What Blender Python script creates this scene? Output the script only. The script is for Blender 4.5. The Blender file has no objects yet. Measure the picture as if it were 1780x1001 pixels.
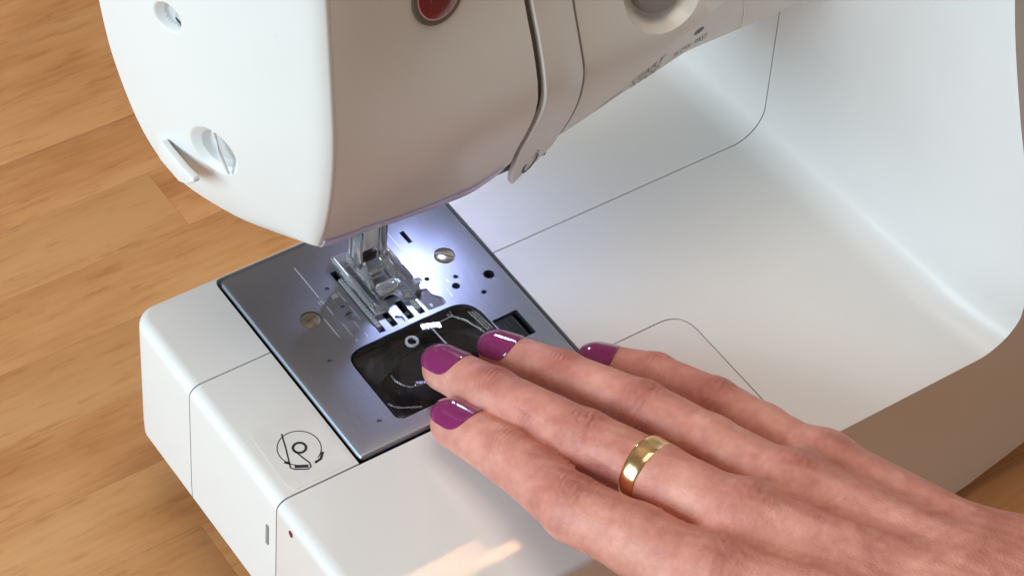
import bpy, bmesh, math, random
import numpy as np
from mathutils import Vector, Matrix

random.seed(7)
S = 0.00082            # one drawing unit is 0.82 mm
scene = bpy.context.scene
COL = scene.collection
def R_(d): return math.radians(d)

# ------------------------------------------------------------------ camera
cam_d = bpy.data.cameras.new('camera')
cam = bpy.data.objects.new('camera', cam_d); COL.objects.link(cam)
cr = [[0.8196574678927508, -0.5669912297783063, 0.0817470530485841],
      [-0.37281208, -0.63631821, -0.67535938],
      [0.43493998, 0.52308707, -0.73294415]]
M = Matrix.Identity(4)
for i in range(3):
    M[i][0] = cr[0][i]; M[i][1] = -cr[1][i]; M[i][2] = -cr[2][i]
M.translation = Vector((-361.5705, -510.4512, 777.6702)) * S
cam.matrix_world = M
cam_d.sensor_width = 36.0; cam_d.lens = 36.0 * 4600 / 1780
cam_d.clip_start = 0.02; cam_d.clip_end = 30
scene.camera = cam

# ------------------------------------------------------------------ room light
w = bpy.data.worlds.new('World'); scene.world = w; w.use_nodes = True
bg = w.node_tree.nodes['Background']
bg.inputs[0].default_value = (1.0, 0.80, 0.645, 1); bg.inputs[1].default_value = 0.21
scene.view_settings.view_transform = 'Standard'
scene.view_settings.look = 'None'
scene.view_settings.exposure = 0.0
scene.view_settings.gamma = 1.0

def area(name, loc, target, sx, sy, power, color, spread=180):
    l = bpy.data.lights.new(name, 'AREA'); l.shape = 'RECTANGLE'
    l.size = sx * S; l.size_y = sy * S; l.energy = power; l.color = color
    l.spread = R_(spread)
    o = bpy.data.objects.new(name, l); COL.objects.link(o)
    o.location = Vector(loc) * S
    d = (Vector(target) - Vector(loc)).normalized()
    o.rotation_euler = d.to_track_quat('-Z', 'Y').to_euler()
    return o
area('window_light', (-1600, 130, 560), (60, 0, 30), 1300, 900, 24.5, (0.71, 0.90, 1.0))
area('room_light', (50, 150, 1800), (100, 0, 0), 1000, 1000, 7.5, (1.0, 0.81, 0.66))
# a low sunbeam through a gap: two warm bars on the tray top
def beam(bx, by, sx, sy, power):
    o = area('sunbeam_light', (bx - 350, by - 450, 820), (bx, by, 0), sx, sy, power, (1.0, 0.52, 0.26), .2)
    z = Vector((-350, -450, 820)).normalized(); x = (Vector((1, 0, 0)) - z * z.x).normalized(); y = z.cross(x)
    o.rotation_euler = Matrix((x, y, z)).transposed().to_euler()
beam(-12, -55.5, 54, 4.6, .00048); beam(14, -61.8, 28, 3.6, .00023)

# ------------------------------------------------------------------ materials
def nt(name):
    m = bpy.data.materials.new(name); m.use_nodes = True
    return m, m.node_tree.nodes, m.node_tree.links, m.node_tree.nodes['Principled BSDF']
def coords(n, l, scale=(1, 1, 1), kind='Object'):
    t = n.new('ShaderNodeTexCoord'); mp = n.new('ShaderNodeMapping')
    mp.inputs['Scale'].default_value = scale
    l.new(t.outputs[kind], mp.inputs[0]); return mp.outputs[0]
def noise(n, l, vec, scale, detail=4, rough=.55):
    t = n.new('ShaderNodeTexNoise'); t.inputs['Scale'].default_value = scale
    t.inputs['Detail'].default_value = detail; t.inputs['Roughness'].default_value = rough
    if vec is not None: l.new(vec, t.inputs['Vector'])
    return t.outputs['Fac']
def ramp(n, l, fac, stops):
    r = n.new('ShaderNodeValToRGB'); e = r.color_ramp.elements
    while len(e) < len(stops): e.new(.5)
    for k, (p, c) in enumerate(stops):
        e[k].position = p; e[k].color = (*c, 1) if len(c) == 3 else c
    l.new(fac, r.inputs[0]); return r.outputs[0]
def bump(n, l, h, strength, dist, b):
    t = n.new('ShaderNodeBump'); t.inputs['Strength'].default_value = strength
    t.inputs['Distance'].default_value = dist
    l.new(h, t.inputs['Height']); l.new(t.outputs[0], b.inputs['Normal']); return t

def plain(name, col, rough=.5, metal=0., coat=0., spec=None, noise_amt=.04, scale=120, bmp=0.0):
    m, n, l, b = nt(name)
    v = coords(n, l)
    f = noise(n, l, v, scale)
    c0 = tuple(max(0, c * (1 - noise_amt)) for c in col); c1 = tuple(min(1, c * (1 + noise_amt)) for c in col)
    l.new(ramp(n, l, f, [(.3, c0), (.7, c1)]), b.inputs['Base Color'])
    b.inputs['Roughness'].default_value = rough; b.inputs['Metallic'].default_value = metal
    b.inputs['Coat Weight'].default_value = coat; b.inputs['Coat Roughness'].default_value = .08
    if bmp:
        bump(n, l, noise(n, l, v, 2500, 2), bmp, .0002, b)
    return m
def plastic(name, col, rough, coat=.0):
    m, n, l, b = nt(name)
    v = coords(n, l)
    f = noise(n, l, v, 22, 5)
    base = ramp(n, l, f, [(.3, tuple(c * .97 for c in col)), (.7, col)])
    sp_ = ramp(n, l, noise(n, l, v, 620, 1), [(.80, (1, 1, 1)), (.83, (.93, .92, .91))])     # very faint scuffs
    mm = n.new('ShaderNodeMix'); mm.data_type = 'RGBA'; mm.blend_type = 'MULTIPLY'; mm.inputs[0].default_value = 1
    l.new(base, mm.inputs[6]); l.new(sp_, mm.inputs[7]); l.new(mm.outputs[2], b.inputs['Base Color'])
    g = noise(n, l, v, 60, 6, .65)
    r = n.new('ShaderNodeMapRange'); l.new(g, r.inputs[0])
    r.inputs[3].default_value = rough * .85; r.inputs[4].default_value = rough * 1.25
    l.new(r.outputs[0], b.inputs['Roughness'])
    b.inputs['Coat Weight'].default_value = coat; b.inputs['Coat Roughness'].default_value = .12
    bump(n, l, noise(n, l, v, 1800, 2), .04, .0002, b)
    return m
WHITE = plastic('white_plastic', (.81, .81, .80), .38, .12)
GLOSS = plastic('gloss_plastic', (.80, .79, .78), .16, .6)
SHADED = plastic('shaded_white_plastic', (.78, .76, .72), .30, .3)  # white plastic with the warm shade of the head front in its colour
DARK = plain('dark_void', (.012, .012, .014), .6)
GAPM = plain('gap_grey', (.10, .11, .11), .7)
PRINT = plain('black_print', (.02, .022, .03), .5)
GREYPR = plain('grey_print', (.28, .28, .29), .5)
REDPR = plain('red_print', (.20, .015, .02), .5)
BROWNPR = plain('brown_print', (.07, .025, .02), .5)
PALEPR = plain('pale_print', (.85, .88, .95), .4)
RED = plain('red_enamel', (.20, .002, .010), .25, coat=.6)
RIMG = plain('badge_rim_grey', (.17, .15, .12), .4, .3)
PINKW = plain('badge_white', (.7, .45, .45), .4)
SCREW = plain('screw_metal', (.50, .47, .38), .28, 1.0, noise_amt=.25, scale=300)
STEEL = plain('bright_steel', (.62, .65, .66), .22, 1.0)
CHROME = plain('chrome_edge', (.75, .80, .82), .25, .6)
LATCH = plain('latch_black', (.025, .03, .035), .35)
DIFF, n_, l_, b_ = nt('light_cover')
b_.inputs['Base Color'].default_value = (.62, .56, .68, 1); b_.inputs['Roughness'].default_value = .18
b_.inputs['Transmission Weight'].default_value = .25
b_.inputs['Emission Color'].default_value = (.66, .58, .95, 1); b_.inputs['Emission Strength'].default_value = .06
LEDM, n_, l_, b_ = nt('led_lens')
b_.inputs['Base Color'].default_value = (.9, .9, 1, 1)
b_.inputs['Emission Color'].default_value = (.72, .74, 1, 1); b_.inputs['Emission Strength'].default_value = 5

# brushed steel of the needle plate
PLATE, n, l, b = nt('brushed_steel')
v = coords(n, l, (900, 25, 25))
f = noise(n, l, v, 6, 4)
f2 = noise(n, l, coords(n, l), 30, 3)
l.new(ramp(n, l, f, [(.3, (.33, .37, .45)), (.7, (.385, .425, .51))]), b.inputs['Base Color'])
b.inputs['Metallic'].default_value = 1
r = n.new('ShaderNodeMapRange'); l.new(f2, r.inputs[0]); r.inputs[3].default_value = .35; r.inputs[4].default_value = .45
l.new(r.outputs[0], b.inputs['Roughness'])
bump(n, l, f, .06, .0001, b)

# clear plastic of foot and bobbin cover
CLEAR, n, l, b = nt('clear_plastic')
b.inputs['Base Color'].default_value = (.97, .98, 1, 1); b.inputs['Roughness'].default_value = .02
b.inputs['Transmission Weight'].default_value = .92; b.inputs['IOR'].default_value = 1.47
SMOKE, n, l, b = nt('smoky_clear_plastic')
b.inputs['Base Color'].default_value = (.62, .62, .66, 1); b.inputs['Roughness'].default_value = .03
b.inputs['Transmission Weight'].default_value = 1.0; b.inputs['IOR'].default_value = 1.46

# wood
WOOD, n, l, b = nt('beech_wood')
tc = n.new('ShaderNodeTexCoord'); oi = n.new('ShaderNodeObjectInfo')
off = n.new('ShaderNodeVectorMath'); off.operation = 'ADD'
sc = n.new('ShaderNodeVectorMath'); sc.operation = 'SCALE'; sc.inputs[3].default_value = 9.0
cmb = n.new('ShaderNodeCombineXYZ')
l.new(oi.outputs['Random'], cmb.inputs[0]); l.new(oi.outputs['Random'], cmb.inputs[1]); l.new(oi.outputs['Random'], cmb.inputs[2])
l.new(cmb.outputs[0], sc.inputs[0]); l.new(tc.outputs['Object'], off.inputs[0]); l.new(sc.outputs[0], off.inputs[1])
mp = n.new('ShaderNodeMapping'); mp.inputs['Scale'].default_value = (5, 34, 34); l.new(off.outputs[0], mp.inputs[0])
mp2 = n.new('ShaderNodeMapping'); mp2.inputs['Scale'].default_value = (20, 270, 270); l.new(off.outputs[0], mp2.inputs[0])
g1 = noise(n, l, mp.outputs[0], 1.6, 5, .6); g2 = noise(n, l, mp2.outputs[0], 2.2, 3, .6)
tn = n.new('ShaderNodeTexNoise'); tn.inputs['Scale'].default_value = 1.0; tn.inputs['Detail'].default_value = 3
mp3 = n.new('ShaderNodeMapping'); mp3.inputs['Scale'].default_value = (16, 30, 30); l.new(off.outputs[0], mp3.inputs[0]); l.new(mp3.outputs[0], tn.inputs['Vector'])
mx = n.new('ShaderNodeMix'); mx.data_type = 'FLOAT'; mx.inputs[0].default_value = .32
l.new(g1, mx.inputs[2]); l.new(g2, mx.inputs[3])
mx2 = n.new('ShaderNodeMix'); mx2.data_type = 'FLOAT'; mx2.inputs[0].default_value = .35
l.new(mx.outputs[0], mx2.inputs[2]); l.new(tn.outputs['Fac'], mx2.inputs[3])
add = n.new('ShaderNodeMath'); add.operation = 'MULTIPLY_ADD'
l.new(oi.outputs['Color'], add.inputs[0]); add.inputs[1].default_value = .19; l.new(mx2.outputs[0], add.inputs[2])
col = ramp(n, l, add.outputs[0], [(.30, (.34, .130, .043)), (.43, (.51, .228, .084)), (.56, (.64, .315, .125)), (.72, (.74, .41, .18))])
mp4 = n.new('ShaderNodeMapping'); mp4.inputs['Scale'].default_value = (42, 230, 230); l.new(off.outputs[0], mp4.inputs[0])
fk = noise(n, l, mp4.outputs[0], 1.3, 3, .6)
fr = ramp(n, l, fk, [(.55, (1, 1, 1)), (.75, (.80, .72, .64))])
mm = n.new('ShaderNodeMix'); mm.data_type = 'RGBA'; mm.blend_type = 'MULTIPLY'; mm.inputs[0].default_value = 1
l.new(col, mm.inputs[6]); l.new(fr, mm.inputs[7])
l.new(mm.outputs[2], b.inputs['Base Color']); b.inputs['Roughness'].default_value = .42
bump(n, l, g2, .08, .0003, b)

# skin
SKIN, n, l, b = nt('skin')
v = coords(n, l)
a1 = noise(n, l, v, 55, 5, .6); a2 = noise(n, l, v, 230, 4, .6); a3 = noise(n, l, v, 1500, 3, .6)
mx = n.new('ShaderNodeMix'); mx.data_type = 'FLOAT'; mx.inputs[0].default_value = .35
l.new(a1, mx.inputs[2]); l.new(a2, mx.inputs[3])
at = n.new('ShaderNodeAttribute'); at.attribute_name = 'redness'
ad = n.new('ShaderNodeMath'); ad.operation = 'SUBTRACT'; l.new(mx.outputs[0], ad.inputs[0])
ml = n.new('ShaderNodeMath'); ml.operation = 'MULTIPLY'; ml.inputs[1].default_value = .22
l.new(at.outputs['Fac'], ml.inputs[0]); l.new(ml.outputs[0], ad.inputs[1])
col = ramp(n, l, ad.outputs[0], [(.12, (.37, .100, .074)), (.36, (.53, .198, .153)), (.50, (.64, .275, .214)), (.64, (.75, .365, .285))])
l.new(col, b.inputs['Base Color'])
b.inputs['Roughness'].default_value = .54
b.inputs['Subsurface Weight'].default_value = .12; b.inputs['Subsurface Radius'].default_value = (1., .35, .2)
b.inputs['Subsurface Scale'].default_value = .004
vo = n.new('ShaderNodeTexVoronoi'); vo.inputs['Scale'].default_value = 950; l.new(v, vo.inputs['Vector'])
mb = n.new('ShaderNodeMath'); mb.operation = 'ADD'; l.new(vo.outputs['Distance'], mb.inputs[0]); l.new(a3, mb.inputs[1])
bump(n, l, mb.outputs[0], .26, .00035, b)
POLISH = plain('magenta_polish', (.235, .016, .120), .12, coat=1.0, noise_amt=.08, scale=900)
GOLD = plain('gold', (.96, .66, .34), .19, 1.0, noise_amt=.04)

# ------------------------------------------------------------------ helpers
def setp(o, **k):
    for a, b in k.items(): o[a] = b
    return o
def thing(name, label, cat, group=None, loc=(0, 0, 0)):
    o = bpy.data.objects.new(name, None); COL.objects.link(o); o.empty_display_size = .01
    o.location = Vector(loc) * S
    o['label'] = label; o['category'] = cat
    if group: o['group'] = group
    return o
def root_loc(p):
    v = Vector((0, 0, 0))
    while p is not None: v += p.location; p = p.parent
    return v
def shade(me, ang=35):
    for p in me.polygons: p.use_smooth = True
    if ang < 180:
        try: me.set_sharp_from_angle(angle=R_(ang))
        except Exception: pass
def mk(name, V, F, mat, parent=None, smooth=35, scaled=False):
    me = bpy.data.meshes.new(name)
    base = root_loc(parent) if parent else Vector((0, 0, 0))
    V = np.asarray(V, float) * (1 if scaled else S) - np.array(base)
    me.from_pydata(V.tolist(), [], [tuple(f) for f in F]); me.validate(); me.update()
    me.materials.append(mat)
    if smooth: shade(me, smooth)
    o = bpy.data.objects.new(name, me); COL.objects.link(o)
    if parent: o.parent = parent
    return o
def fix(o, smooth=None):
    bm = bmesh.new(); bm.from_mesh(o.data); bmesh.ops.recalc_face_normals(bm, faces=bm.faces)
    bm.to_mesh(o.data); bm.free()
    if smooth: shade(o.data, smooth)
    return o
def freeze(o):
    dg = bpy.context.evaluated_depsgraph_get(); dg.update()
    me = bpy.data.meshes.new_from_object(o.evaluated_get(dg))
    o.modifiers.clear(); o.data = me; return o
def boolean(o, cutters, op='DIFFERENCE', keep=False):
    for c in cutters:
        m = o.modifiers.new('b', 'BOOLEAN'); m.operation = op; m.object = c; m.solver = 'EXACT'
    freeze(o)
    if not keep:
        for c in cutters: bpy.data.objects.remove(c)
    return o
def bevel(o, w, seg=2, ang=40):
    m = o.modifiers.new('v', 'BEVEL'); m.width = w * S; m.segments = seg; m.limit_method = 'ANGLE'; m.angle_limit = R_(ang)
    freeze(o); shade(o.data, 40); return o
def rounded(pts, rad, seg=6):
    """round the corners of a 2D polygon; rad scalar or list"""
    out = []; n = len(pts)
    for i in range(n):
        r = rad[i] if isinstance(rad, (list, tuple)) else rad
        p = np.array(pts[i], float); a = np.array(pts[i - 1], float) - p; b = np.array(pts[(i + 1) % n], float) - p
        la, lb = np.linalg.norm(a), np.linalg.norm(b); a /= la; b /= lb
        if r <= 0: out.append(tuple(p)); continue
        ang = math.acos(max(-1, min(1, a @ b))); d = min(r / math.tan(ang / 2), la * .49, lb * .49)
        p0, p1 = p + a * d, p + b * d
        for k in range(seg + 1):
            t = k / seg; out.append(tuple((1 - t) ** 2 * p0 + 2 * t * (1 - t) * p + t * t * p1))
    return out
def prism(name, pts, z0, z1, mat, parent=None, bev=0, seg=2, smooth=35, axis='z'):
    n = len(pts)
    V = [(x, y, z0) for x, y in pts] + [(x, y, z1) for x, y in pts]
    if axis == 'x': V = [(c, a, b) for a, b, c in V]        # pts are (y, z)
    if axis == 'y': V = [(a, c, b) for a, b, c in V]        # pts are (x, z)
    F = [tuple(range(n))[::-1], tuple(range(n, 2 * n))] + [(i, (i + 1) % n, n + (i + 1) % n, n + i) for i in range(n)]
    o = mk(name, V, F, mat, parent, smooth); fix(o, smooth)
    if bev: bevel(o, bev, seg)
    return o
def rect(x0, y0, x1, y1): return [(x0, y0), (x1, y0), (x1, y1), (x0, y1)]
def circ(cx, cy, r, n=28, ry=None): return [(cx + r * math.cos(2 * math.pi * k / n), cy + (ry or r) * math.sin(2 * math.pi * k / n)) for k in range(n)]
def box(name, x0, y0, z0, x1, y1, z1, mat, parent=None, bev=0): return prism(name, rect(x0, y0, x1, y1), z0, z1, mat, parent, bev)
def strip2d(path, width, closed=False):
    """flat ribbon along a 2D path -> verts, quads"""
    P = np.array(path, float); n = len(P); V = []; F = []
    for i in range(n):
        a = P[i - 1] if (i or closed) else P[i]; b = P[(i + 1) % n] if (i < n - 1 or closed) else P[i]
        t = b - a; t /= (np.linalg.norm(t) + 1e-9); nn = np.array([-t[1], t[0]]) * width / 2
        V += [P[i] + nn, P[i] - nn]
    m = n if closed else n - 1
    for i in range(m):
        j = (i + 1) % n; F.append((2 * i, 2 * i + 1, 2 * j + 1, 2 * j))
    return V, F
def merge(parts):
    V, F = [], []
    for v, f in parts:
        b = len(V); V += [tuple(q) for q in v]; F += [tuple(i + b for i in t) for t in f]
    return V, F
def flat_print(name, parts, mapper, mat, parent):
    V, F = merge(parts)
    V3 = [mapper(*q) for q in V]
    return mk(name, V3, F, mat, parent, 0)
def tube(name, pts, r, mat, parent=None, seg=10):
    P = [Vector(p) for p in pts]; V, F = [], []
    for i, p in enumerate(P):
        t = (P[min(i + 1, len(P) - 1)] - P[max(i - 1, 0)]).normalized()
        u = t.cross(Vector((0, 0, 1)) if abs(t.z) < .9 else Vector((1, 0, 0))).normalized(); v = t.cross(u)
        for k in range(seg):
            a = 2 * math.pi * k / seg; V.append(tuple(p + (u * math.cos(a) + v * math.sin(a)) * r))
    for i in range(len(P) - 1):
        for k in range(seg):
            F.append((i * seg + k, i * seg + (k + 1) % seg, (i + 1) * seg + (k + 1) % seg, (i + 1) * seg + k))
    F.append(tuple(range(seg))[::-1]); F.append(tuple(range((len(P) - 1) * seg, len(P) * seg)))
    return fix(mk(name, V, F, mat, parent, 50), 50)
def join_parts(objs, name):
    """join meshes sharing a parent into one"""
    bm = bmesh.new()
    for o in objs: bm.from_mesh(o.data)
    me = bpy.data.meshes.new(name); bm.to_mesh(me); bm.free()
    me.materials.append(objs[0].data.materials[0])
    o0 = bpy.data.objects.new(name, me); COL.objects.link(o0); o0.parent = objs[0].parent
    for o in objs: bpy.data.objects.remove(o)
    shade(me, 35); return o0
def text_mesh(name, s, size, mat, parent, mapper):
    c = bpy.data.curves.new('t', 'FONT'); c.body = s; c.size = size; c.align_x = 'CENTER'; c.align_y = 'CENTER'; c.resolution_u = 2
    t = bpy.data.objects.new('t', c); COL.objects.link(t)
    dg = bpy.context.evaluated_depsgraph_get(); dg.update()
    me = bpy.data.meshes.new_from_object(t.evaluated_get(dg))
    V = [mapper(q.co.x, q.co.y) for q in me.vertices]; F = [tuple(p.vertices) for p in me.polygons]
    bpy.data.objects.remove(t); bpy.data.meshes.remove(me)
    return mk(name, V, F, mat, parent, 0)

def interp(x, tab):
    xs = [a for a, _ in tab]; ys = [b for _, b in tab]
    return float(np.interp(x, xs, ys))
def smooth_interp(x, tab):
    """monotone cubic-ish (Catmull-Rom) through table"""
    n = len(tab)
    if x <= tab[0][0]: return tab[0][1]
    if x >= tab[-1][0]: return tab[-1][1]
    for i in range(n - 1):
        if tab[i][0] <= x <= tab[i + 1][0]: break
    x0, y0 = tab[i]; x1, y1 = tab[i + 1]; h = x1 - x0; t = (x - x0) / h
    m0 = (y1 - tab[i - 1][1]) / (x1 - tab[i - 1][0]) if i > 0 else (y1 - y0) / h
    m1 = (tab[i + 2][1] - y0) / (tab[i + 2][0] - x0) if i < n - 2 else (y1 - y0) / h
    return (2*t**3-3*t*t+1)*y0 + (t**3-2*t*t+t)*h*m0 + (-2*t**3+3*t*t)*y1 + (t**3-t*t)*h*m1

# ------------------------------------------------------------------ table
TZ = -103.0
table = thing('table', 'light brown wooden worktop of glued beech planks under the machine', 'table', loc=(0, 0, TZ - 12))
plank_cache = {}
rowy = [226 + 38 * k for k in range(-16, 12)]
for ri, y0 in enumerate(rowy):
    x = -620 - random.uniform(0, 240)
    if abs(y0 - 226) < 1: cuts = [-900, -560, -300, 55, 420, 800, 1150]
    else:
        cuts = [x]
        while cuts[-1] < 1000: cuts.append(cuts[-1] + random.uniform(260, 520))
        cuts = [c if not (-120 < c < 40 and 100 < y0 < 400) else c + 170 for c in cuts]
    for a, b2 in zip(cuts[:-1], cuts[1:]):
        L = round((b2 - a) / 20) * 20
        key = L
        if key not in plank_cache:
            p = box('plank', -L / 2 + .02, -19 + .02, -12, L / 2 - .02, 19 - .02, 0, WOOD, None, .14)
            plank_cache[key] = p.data
            bpy.data.objects.remove(p)
        o = bpy.data.objects.new('plank', plank_cache[key]); COL.objects.link(o); o.parent = table
        o.location = (Vector(((a + b2) / 2, y0 + 19, 12 + random.uniform(-.05, .05)))) * S
        o.scale = ((b2 - a) / L, 1, 1)
        tn_ = random.uniform(0, .75)
        if y0 == 226: tn_ = 1.0 if b2 == 55 else .0
        if y0 == 264: tn_ = .15
        if y0 == 302: tn_ = .5
        if y0 == 188: tn_ = .55
        if y0 == 150: tn_ = .8
        o.color = (tn_, tn_, tn_, 1)

# ------------------------------------------------------------------ sewing machine
mach = thing('sewing_machine', 'white free-arm sewing machine with steel needle plate and white head', 'sewing machine', loc=(100, 20, TZ))

PF = [(60, 50), (68, 46.5), (76, 43.2), (90, 39.4), (107, 36.9), (122, 36.2), (134, 36.6), (147, 38), (161, 39.9), (178, 42.3), (194, 44.7), (230, 50), (262, 56)]
PB = [(58, 46.5), (63, 45.3), (70, 43.8), (87, 39.0), (97, 35.4), (108, 31.9), (115, 30.3), (121, 29.9), (129, 31.6), (143, 37.2), (156, 43.8), (175, 51), (200, 58), (262, 74)]
PC = [(58, 52), (68, 48), (77, 44.5), (92, 38.5), (101, 35.6), (109, 34.0), (115, 33.5), (122, 34.1), (132, 38.4), (146, 45), (165, 51.5), (200, 61), (262, 77)]
def Pf(z, x=5.0):
    a = smooth_interp(z, PF)
    if x <= 5: return a
    b = smooth_interp(z, PB)
    if x <= 92: t = (x - 5) / 87; t = t * t * (3 - 2 * t); return a + (b - a) * t
    c = smooth_interp(z, PC); t = min(1, (x - 92) / 21); return b + (c - b) * t

# --- block A: free arm + tray (rounded edges), then split into its real mouldings
def block_A():
    x0, x1, y0, y1, zb = -37.0, 152.0, -82.0, 110.0, -70.0
    pts, nrm, rad = [], [], []
    def add(x, y, nx, ny, r): pts.append((x, y)); nrm.append((nx, ny)); rad.append(r)
    cr_ = 9
    for k in range(9):      # front-left corner
        a = math.pi + k / 8 * math.pi / 2
        add(x0 + cr_ + cr_ * math.cos(a), y0 + cr_ + cr_ * math.sin(a), math.cos(a), math.sin(a), 5 - 2.5 * k / 8)
    add(x1, y0, 0, -1, 2.5); add(x1, y1, 0, 1, 3)
    for k in range(9):
        a = math.pi / 2 + k / 8 * math.pi / 2
        add(x0 + cr_ + cr_ * math.cos(a), y1 - cr_ + cr_ * math.sin(a), math.cos(a), math.sin(a), 3 + 2 * k / 8)
    n = len(pts); V, F = [], []
    rings = [(-70.0, 3.0), (-67.5, .4), (-60, 0), (-6, -.6)]
    for z, ins in rings:
        for (x, y), (nx, ny) in zip(pts, nrm): V.append((x - nx * (ins + .6), y - ny * (ins + .6), z))
    V = [(x, y, z) for x, y, z in V]
    ks = 8
    for k in range(1, ks + 1):
        th = k / ks * math.pi / 2
        for (x, y), (nx, ny), r in zip(pts, nrm, rad):
            ins = r * (1 - math.cos(th)); V.append((x - nx * ins, y - ny * ins, -r * (1 - math.sin(th))))
    nr = len(rings) + ks
    for i in range(nr - 1):
        for j in range(n): F.append((i * n + j, i * n + (j + 1) % n, (i + 1) * n + (j + 1) % n, (i + 1) * n + j))
    F.append(tuple(range(n))[::-1]); F.append(tuple(range((nr - 1) * n, nr * n)))
    return fix(mk('block', V, F, WHITE, mach, 30), 30)
A0 = block_A()
def piece(name, outline, mat, extra=(), z0=-90):
    o = bpy.data.objects.new(name, A0.data.copy()); COL.objects.link(o); o.parent = mach
    o.data.materials.clear(); o.data.materials.append(mat)
    c = prism('cut', outline, z0, 20, mat, mach, smooth=0)
    boolean(o, [c], 'INTERSECT')
    if extra: boolean(o, list(extra))
    o.data.materials.clear(); o.data.materials.append(mat)
    shade(o.data, 25)
    return o
recess = prism('cut', rounded(rect(-.9, -.1, 140, 108.2), [1, 0, 0, 4]), -24, 20, WHITE, mach, smooth=0)
recess2 = recess.copy(); COL.objects.link(recess2)
pr = piece('rear_arm_shell', [(-60, 64.6), (103.6, 64.6), (103.6, 140), (-60, 140)], WHITE, [recess])
pm = piece('hook_access_cover', [(-60, .35), (103.6, .35), (103.6, 64.0), (-60, 64.0)], WHITE, [recess2])
tray_out = [(-60, -120), (150.9, -120), (150.9, -1.0), (-60, -1.0 + .75)]
tray_round = rounded(tray_out, [0, 0, 11, 0], 10)
pt = piece('accessory_tray', tray_round, GLOSS)
bpy.data.objects.remove(A0)
# dark core seen only in the joints
core = prism('inner_frame', rect(-33, -78, 149, 107), -66, -25, GAPM, mach)
core2 = prism('inner_lining', [(-35.6, -70), (-35.6, 100), (-30, 104), (100, 104), (100, -76), (-30, -76)], -60, -25, GAPM, mach)
core3 = prism('joint_shadow_bar', rect(-34.5, 63.0, -1.5, 65.6), -60, -1.2, GAPM, mach)
core4 = prism('joint_shadow_bar', rect(-34.5, -2, 150.5, .1), -60, -1.0, GAPM, mach)
box('base_block', 30, -70, TZ, 150, 100, -70.5, WHITE, mach, 3)

# --- block B: bed, fillet and pillar in one shell
def pillar():
    NS, NT = 0, 44
    st = []                                       # stations: kind, value
    for x in np.linspace(104.3, 205, 16): st.append(('bed', x))
    for a in np.linspace(0, 1, 22): st.append(('fil', a))
    for z in np.linspace(0, 1, 22)[1:]: st.append(('wall', z))
    def yf(z): return smooth_interp(z, [(-10, -82), (0, -82), (29, -83), (67, -77), (113, -62), (158, -49), (205, -40), (235, -36)])
    def xface(y, z): return 244 + .06 * (64 - y) + (-.06) * z + 4.0 * max(0, (-y - 40) / 40) ** 2
    def pos(kind, a, t):
        # z first guess for y range
        def zr(y):
            r = 15 + 2 * max(0, (-y - 20) / 62.0) ** 1.6
            return r
        y = 0
        for _ in range(4):
            r = zr(y); xc = xface(y, r) - r
            if kind == 'bed': x, z = a, 0.0
            elif kind == 'fil':
                k = a
                if k < .12: x = 205 + (xc - 205) * (k / .12); z = 0.0
                else:
                    th = (k - .12) / .88 * math.pi / 2
                    x = xc + (xface(y, r) - xc) * math.sin(th); z = r * (1 - math.cos(th))
            else:
                z = r + (235 - r) * a; x = xface(y, z)
            y = yf(z) + (195 - yf(z)) * t
        return (x, y, z)
    ts = np.linspace(0, 1, NT) ** 1.15
    BACK = 195
    V, F = [], []
    n, m = len(st), NT
    for kind, a in st:
        for t in ts: V.append(pos(kind, a, t))
    for kind, a in st:
        for t in ts:
            x, y, z = pos(kind, a, t)
            if kind == 'bed': V.append((x, y, TZ + 1))
            elif kind == 'fil': V.append((x + 140 * a, y, TZ + 1 + 60 * a))
            else: V.append((x + 140 + 40 * a, y, max(z, TZ + 61 + 235 * a * .6)))
    def I(i, j, s=0): return s * n * m + i * m + j
    for i in range(n - 1):
        for j in range(m - 1):
            F.append((I(i, j), I(i + 1, j), I(i + 1, j + 1), I(i, j + 1)))
            F.append((I(i, j, 1), I(i, j + 1, 1), I(i + 1, j + 1, 1), I(i + 1, j, 1)))
    for i in range(n - 1):
        for j in (0, m - 1): F.append((I(i, j), I(i, j, 1), I(i + 1, j, 1), I(i + 1, j)))
    for j in range(m - 1):
        for i in (0, n - 1): F.append((I(i, j), I(i, j + 1), I(i, j + 1, 1), I(i, j, 1)))
    o = fix(mk('bed_and_pillar', V, F, WHITE, mach, 40), 40)
    return o
B0 = pillar()
# front shell / rear shell joint: a real groove along y = 64.3 on bed, fillet and pillar
gr = box('cut', 90, 64.05, -4, 500, 64.6, 260, WHITE, mach)
# groove depth is limited by a core inside; rear moulding
rear = bpy.data.objects.new('rear_shell', B0.data.copy()); COL.objects.link(rear); rear.parent = mach
cutr = prism('cut', [(90, 64.6), (600, 64.6), (600, 300), (90, 300)], -200, 300, WHITE, mach, smooth=0)
boolean(rear, [cutr], 'INTERSECT'); shade(rear.data, 30)
cutf = prism('cut', [(90, 64.05), (600, 64.05), (600, -200), (90, -200)], -200, 300, WHITE, mach, smooth=0)
traycut = prism('cut', rounded([(60, -140), (151.4, -140), (151.4, -.4), (60, -.4)], [0, 0, 11.5, 0], 10), -99, 30, WHITE, mach, smooth=0)
boolean(B0, [cutf], 'INTERSECT'); boolean(B0, [traycut]); shade(B0.data, 30)
bpy.data.objects.remove(gr)
prism('joint_shadow_bar', rect(105, 62, 238, 67), -80, -1.1, GAPM, mach)
prism('joint_shadow_bar', rect(105, -8, 155, 3), -80, -1.1, GAPM, mach)
prism('joint_shadow_bar', rect(149.5, -80, 152.5, -3), -80, -1.1, GAPM, mach)

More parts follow.
